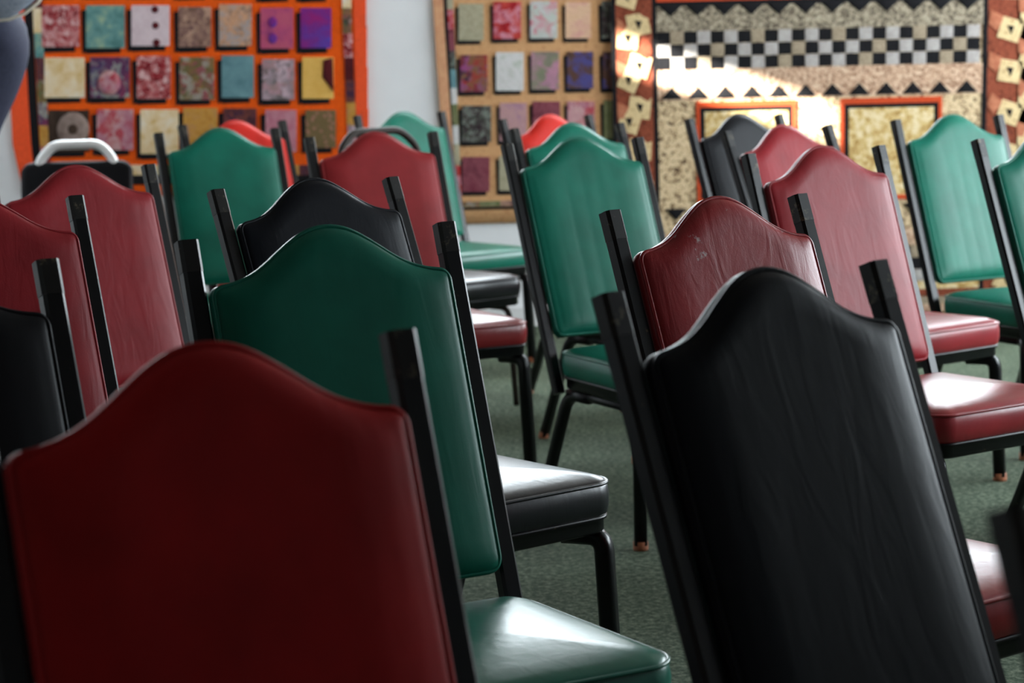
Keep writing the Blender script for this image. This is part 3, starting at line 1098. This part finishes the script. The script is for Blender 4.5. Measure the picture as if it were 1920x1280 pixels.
band(LEOP, -106, -40)
band(ORR, -12, 4)
for k in range(6):
    qr('black_strip', BLACKF, 1231 + k * 102, 4, 1333 + k * 102, 13, h=.004)
band(LEAF, 13, 60)
triangles(13, 32)
chequers(60, 24)
band(PEB, 132, 166)
band(PEB, 166, 189)
triangles(187, 164)
for (x0, x1) in ((1303, 1492), (1576, 1768)):
    y0, y1 = 193, 384
    qr('panel_frame', ORR, x0, y0, x1, y0 + 11, h=.007)
    qr('panel_frame', ORR, x0, y1 - 9, x1, y1, h=.007)
    qr('panel_frame', ORR, x0, y0 + 11, x0 + 7, y1 - 9, h=.007)
    qr('panel_frame', ORR, x1 - 7, y0 + 11, x1, y1 - 9, h=.007)
    qr('black_strip', BLACKF, x0 + 7, y0 + 11, x1 - 7, y0 + 19, h=.004)
    qr('black_strip', BLACKF, x0 + 7, y0 + 19, x0 + 16, y1 - 9, h=.004)
    qr('black_strip', BLACKF, x1 - 15, y0 + 19, x1 - 7, y1 - 9, h=.004)
    qr('picture_panel', GOLDP, x0 + 16, y0 + 19, x1 - 15, y1 - 9, h=.003)
for k in range(12):
    cx = 1262 + k * PER
    q.poly('triangle_patch', BLACKF, QP((cx - 21, 392), (cx + 21, 392), (cx, 414)), h=.004, base=.006)
band(PEB, 440, 470)
chequers(472, 22)
for k in range(4):
    band([GOLDP, RUST, GREY2, PEB][k], 540 + k * 14, 553 + k * 14, 8)
# rust side borders with tumbling cream squares
rnd = random.Random(3)


def tumbling(xc0, xc1, y0, y1):
    kk = 0
    y = y0
    while y < y1:
        for (fx, dy, ang, mat, s) in ((.32, 0, 14, CREAM, 21), (.86, 24, -28, RUST, 17), (.62, 52, 3, CREAM, 21), (.08, 60, 30, RUSTL, 15)):
            cx, cy = xc0 + (xc1 - xc0) * fx, y + dy
            if cy > y1:
                continue
            a0 = math.radians(ang + rnd.uniform(-14, 14))
            s2 = s * 1.38
            pts = [(cx + s2 * math.cos(a0 + math.radians(225 + 90 * k)), cy + s2 * math.sin(a0 + math.radians(225 + 90 * k))) for k in range(4)]
            pts = [(min(max(p[0], xc0 + 1), xc1 - 1), p[1]) for p in pts]
            b_ = q.quad('square_patch', mat, QP(*pts), h=.006, base=.006)
            if mat is CREAM:
                q.poly('triangle_patch', RUST if kk % 2 else BLACKF, QP((cx - 7, cy - 8), (cx + 7, cy - 6), (cx + 1, cy + 10)), h=.003, base=.012, parent=b_)
            kk += 1
        y += 78
    for k in range(8):
        qr('print_band', RUST, xc0, -106 + k * 86, xc1, -20 + k * 86, h=.003, puff=1)


tumbling(1154, 1223, -85, 590)
tumbling(1852, 1984, -85, 580)
tumbling(1908, 1980, -110, 580)


# ------------------------------------------------------------------ person at the left edge, turned to the right
def skin_mesh(name, verts, edges, mat, parent, sub=2):
    me = bpy.data.meshes.new(name)
    me.from_pydata([v[:3] for v in verts], edges, [])
    o = mesh_ob(name, me, parent)
    md = o.modifiers.new('skin', 'SKIN')
    md.use_smooth_shade = True
    for i, v in enumerate(verts):
        sv = me.skin_vertices[0].data[i]
        sv.radius = v[3] if isinstance(v[3], tuple) else (v[3], v[3])
        sv.use_root = (i == 0)
    s_ = o.modifiers.new('subsurf', 'SUBSURF')
    s_.levels = s_.render_levels = sub
    me.materials.append(mat)
    return o


SKIN = plain('skin', (.50, .29, .21, 1), .5, 0, .05)
SLATE = fabric('slate_cotton', [S_(50, 52, 68)], 'plain', relief=.15)
DARKT = fabric('charcoal_cotton', [S_(34, 34, 38)], 'plain', relief=.15)
SHAWL = fabric('blue_grey_print', [S_(104, 112, 126), S_(140, 148, 160), S_(92, 98, 112)], 'noise', 40, relief=.15)
HEM = plain('cream_hem', (.62, .56, .46, 1), .8, 0, .04)
HAIR = plain('brown_hair', (.05, .03, .02, 1), .5, 0, .3, 120)
SHOE = plain('black_shoe', (.02, .02, .02, 1), .4, 0, .1)
pr = empty('person', (-1.838, 7.6, 0))
tag(pr, 'person in a dark slate top at the upper left edge', 'person')
# body: one continuous surface
V = [(-.15, 0, .95, (.11, .15)), (-.10, 0, 1.12, (.10, .13)), (-.01, 0, 1.30, (.11, .155)), (.01, 0, 1.44, (.09, .14)), (.04, 0, 1.55, .052),
     (.07, 0, 1.66, (.088, .074)), (.075, 0, 1.76, (.075, .068)),
     (-.17, -.09, .86, .085), (-.17, -.10, .50, .058), (-.21, -.10, .09, .04), (-.10, -.105, .04, .035),
     (-.17, .09, .86, .085), (-.19, .10, .50, .058), (-.24, .10, .09, .04), (-.13, .105, .04, .035),
     (.01, -.18, 1.45, .045), (.19, -.20, 1.53, .038), (.34, -.16, 1.72, .033), (.40, -.15, 1.78, (.022, .035)),
     (.0, .18, 1.43, .05), (-.11, .21, 1.18, .042), (-.14, .22, .95, .033), (-.13, .22, .87, (.022, .035))]
E_ = [(0, 1), (1, 2), (2, 3), (3, 4), (4, 5), (5, 6), (0, 7), (7, 8), (8, 9), (9, 10), (0, 11), (11, 12), (12, 13), (13, 14),
      (3, 15), (15, 16), (16, 17), (17, 18), (3, 19), (19, 20), (20, 21), (21, 22)]
skin_mesh('body', V, E_, SKIN, pr)
for (hx, hy, hz, dx, dz) in ((.40, -.15, 1.78, .55, .83), (-.13, .22, .87, .1, -1)):
    for k in range(5):
        f = (k - 1.5) * .017
        ln = [.055, .07, .075, .07, .055][k]
        if k == 4:
            a = [(hx - dx * .02, hy, hz - dz * .02, .011), (hx + .035, hy - .02, hz + dz * .01, .010), (hx + .05 + dx * .02, hy - .03, hz + dz * .035, .008)]
        else:
            a = [(hx, hy + f, hz, .010), (hx + dx * (.02 + ln * .5), hy + f * 1.1, hz + dz * (.02 + ln * .5), .009),
                 (hx + dx * (.02 + ln) + .012, hy + f * 1.15, hz + dz * (.02 + ln), .007)]
        skin_mesh('finger', a, [(0, 1), (1, 2)], SKIN, pr, 1)
# clothing
skin_mesh('top', [(-.145, 0, .92, (.125, .165)), (-.115, 0, 1.06, (.13, .155)), (-.04, 0, 1.2, (.145, .165)), (.005, 0, 1.34, (.145, .185)), (.015, 0, 1.42, (.145, .18)), (.025, 0, 1.52, (.08, .11)),
                  (.0, .2, 1.43, .075), (-.11, .225, 1.19, .062), (-.14, .225, 1.0, .055), (.0, -.19, 1.44, .07)],
          [(0, 1), (1, 2), (2, 3), (3, 4), (4, 5), (4, 6), (6, 7), (7, 8), (4, 9)], SLATE, pr)
skin_mesh('trousers', [(-.15, 0, .95, (.12, .155)), (-.17, -.09, .84, .10), (-.17, -.10, .50, .075), (-.21, -.10, .10, .06),
                       (-.17, .09, .84, .10), (-.19, .10, .50, .075), (-.24, .10, .10, .06)], [(0, 1), (1, 2), (2, 3), (0, 4), (4, 5), (5, 6)], DARKT, pr)
# loose printed sleeve with a pale hem on the raised arm
slv = skin_mesh('sleeve', [(.04, -.2, 1.47, (.075, .075)), (.13, -.2, 1.50, (.085, .075)), (.20, -.2, 1.545, (.095, .07)), (.27, -.18, 1.63, (.07, .06))], [(0, 1), (1, 2), (2, 3)], SHAWL, pr)
ph = [(.10, -.275, 1.425), (.16, -.275, 1.43), (.215, -.272, 1.45), (.26, -.265, 1.485), (.29, -.255, 1.53)]
mesh_ob('hem', mesh_from('hem', *sweep(ph, circ(.006, 6)), HEM), slv)
# face, ears and hair
for s in (-1, 1):
    me = bpy.data.meshes.new('eye'); bm = bmesh.new(); bmesh.ops.create_uvsphere(bm, u_segments=10, v_segments=8, radius=.012); bm.to_mesh(me); bm.free()
    me.materials.append(HEM)
    e = mesh_ob('eye', me, pr); e.location = (.148, s * .032, 1.70)
    skin_mesh('ear', [(.055, s * .074, 1.665, .012), (.05, s * .082, 1.70, .014)], [(0, 1)], SKIN, pr, 1)
skin_mesh('nose', [(.15, 0, 1.70, .009), (.172, 0, 1.66, .013)], [(0, 1)], SKIN, pr, 1)
skin_mesh('mouth', [(.147, -.02, 1.625, .007), (.155, 0, 1.625, .008), (.147, .02, 1.625, .007)], [(0, 1), (1, 2)], plain('lips', (.4, .13, .12, 1), .5), pr, 1)
skin_mesh('hair', [(.05, 0, 1.79, (.085, .078)), (.01, 0, 1.74, (.075, .08)), (-.02, 0, 1.62, (.045, .07))], [(0, 1), (1, 2)], HAIR, pr)
for s in (-1, 1):
    skin_mesh('shoe', [(-.24 if s > 0 else -.21, s * .10, .05, (.045, .045)), (-.13, s * .105, .042, (.04, .045)), (-.04, s * .108, .034, (.03, .04))], [(0, 1), (1, 2)], SHOE, pr)
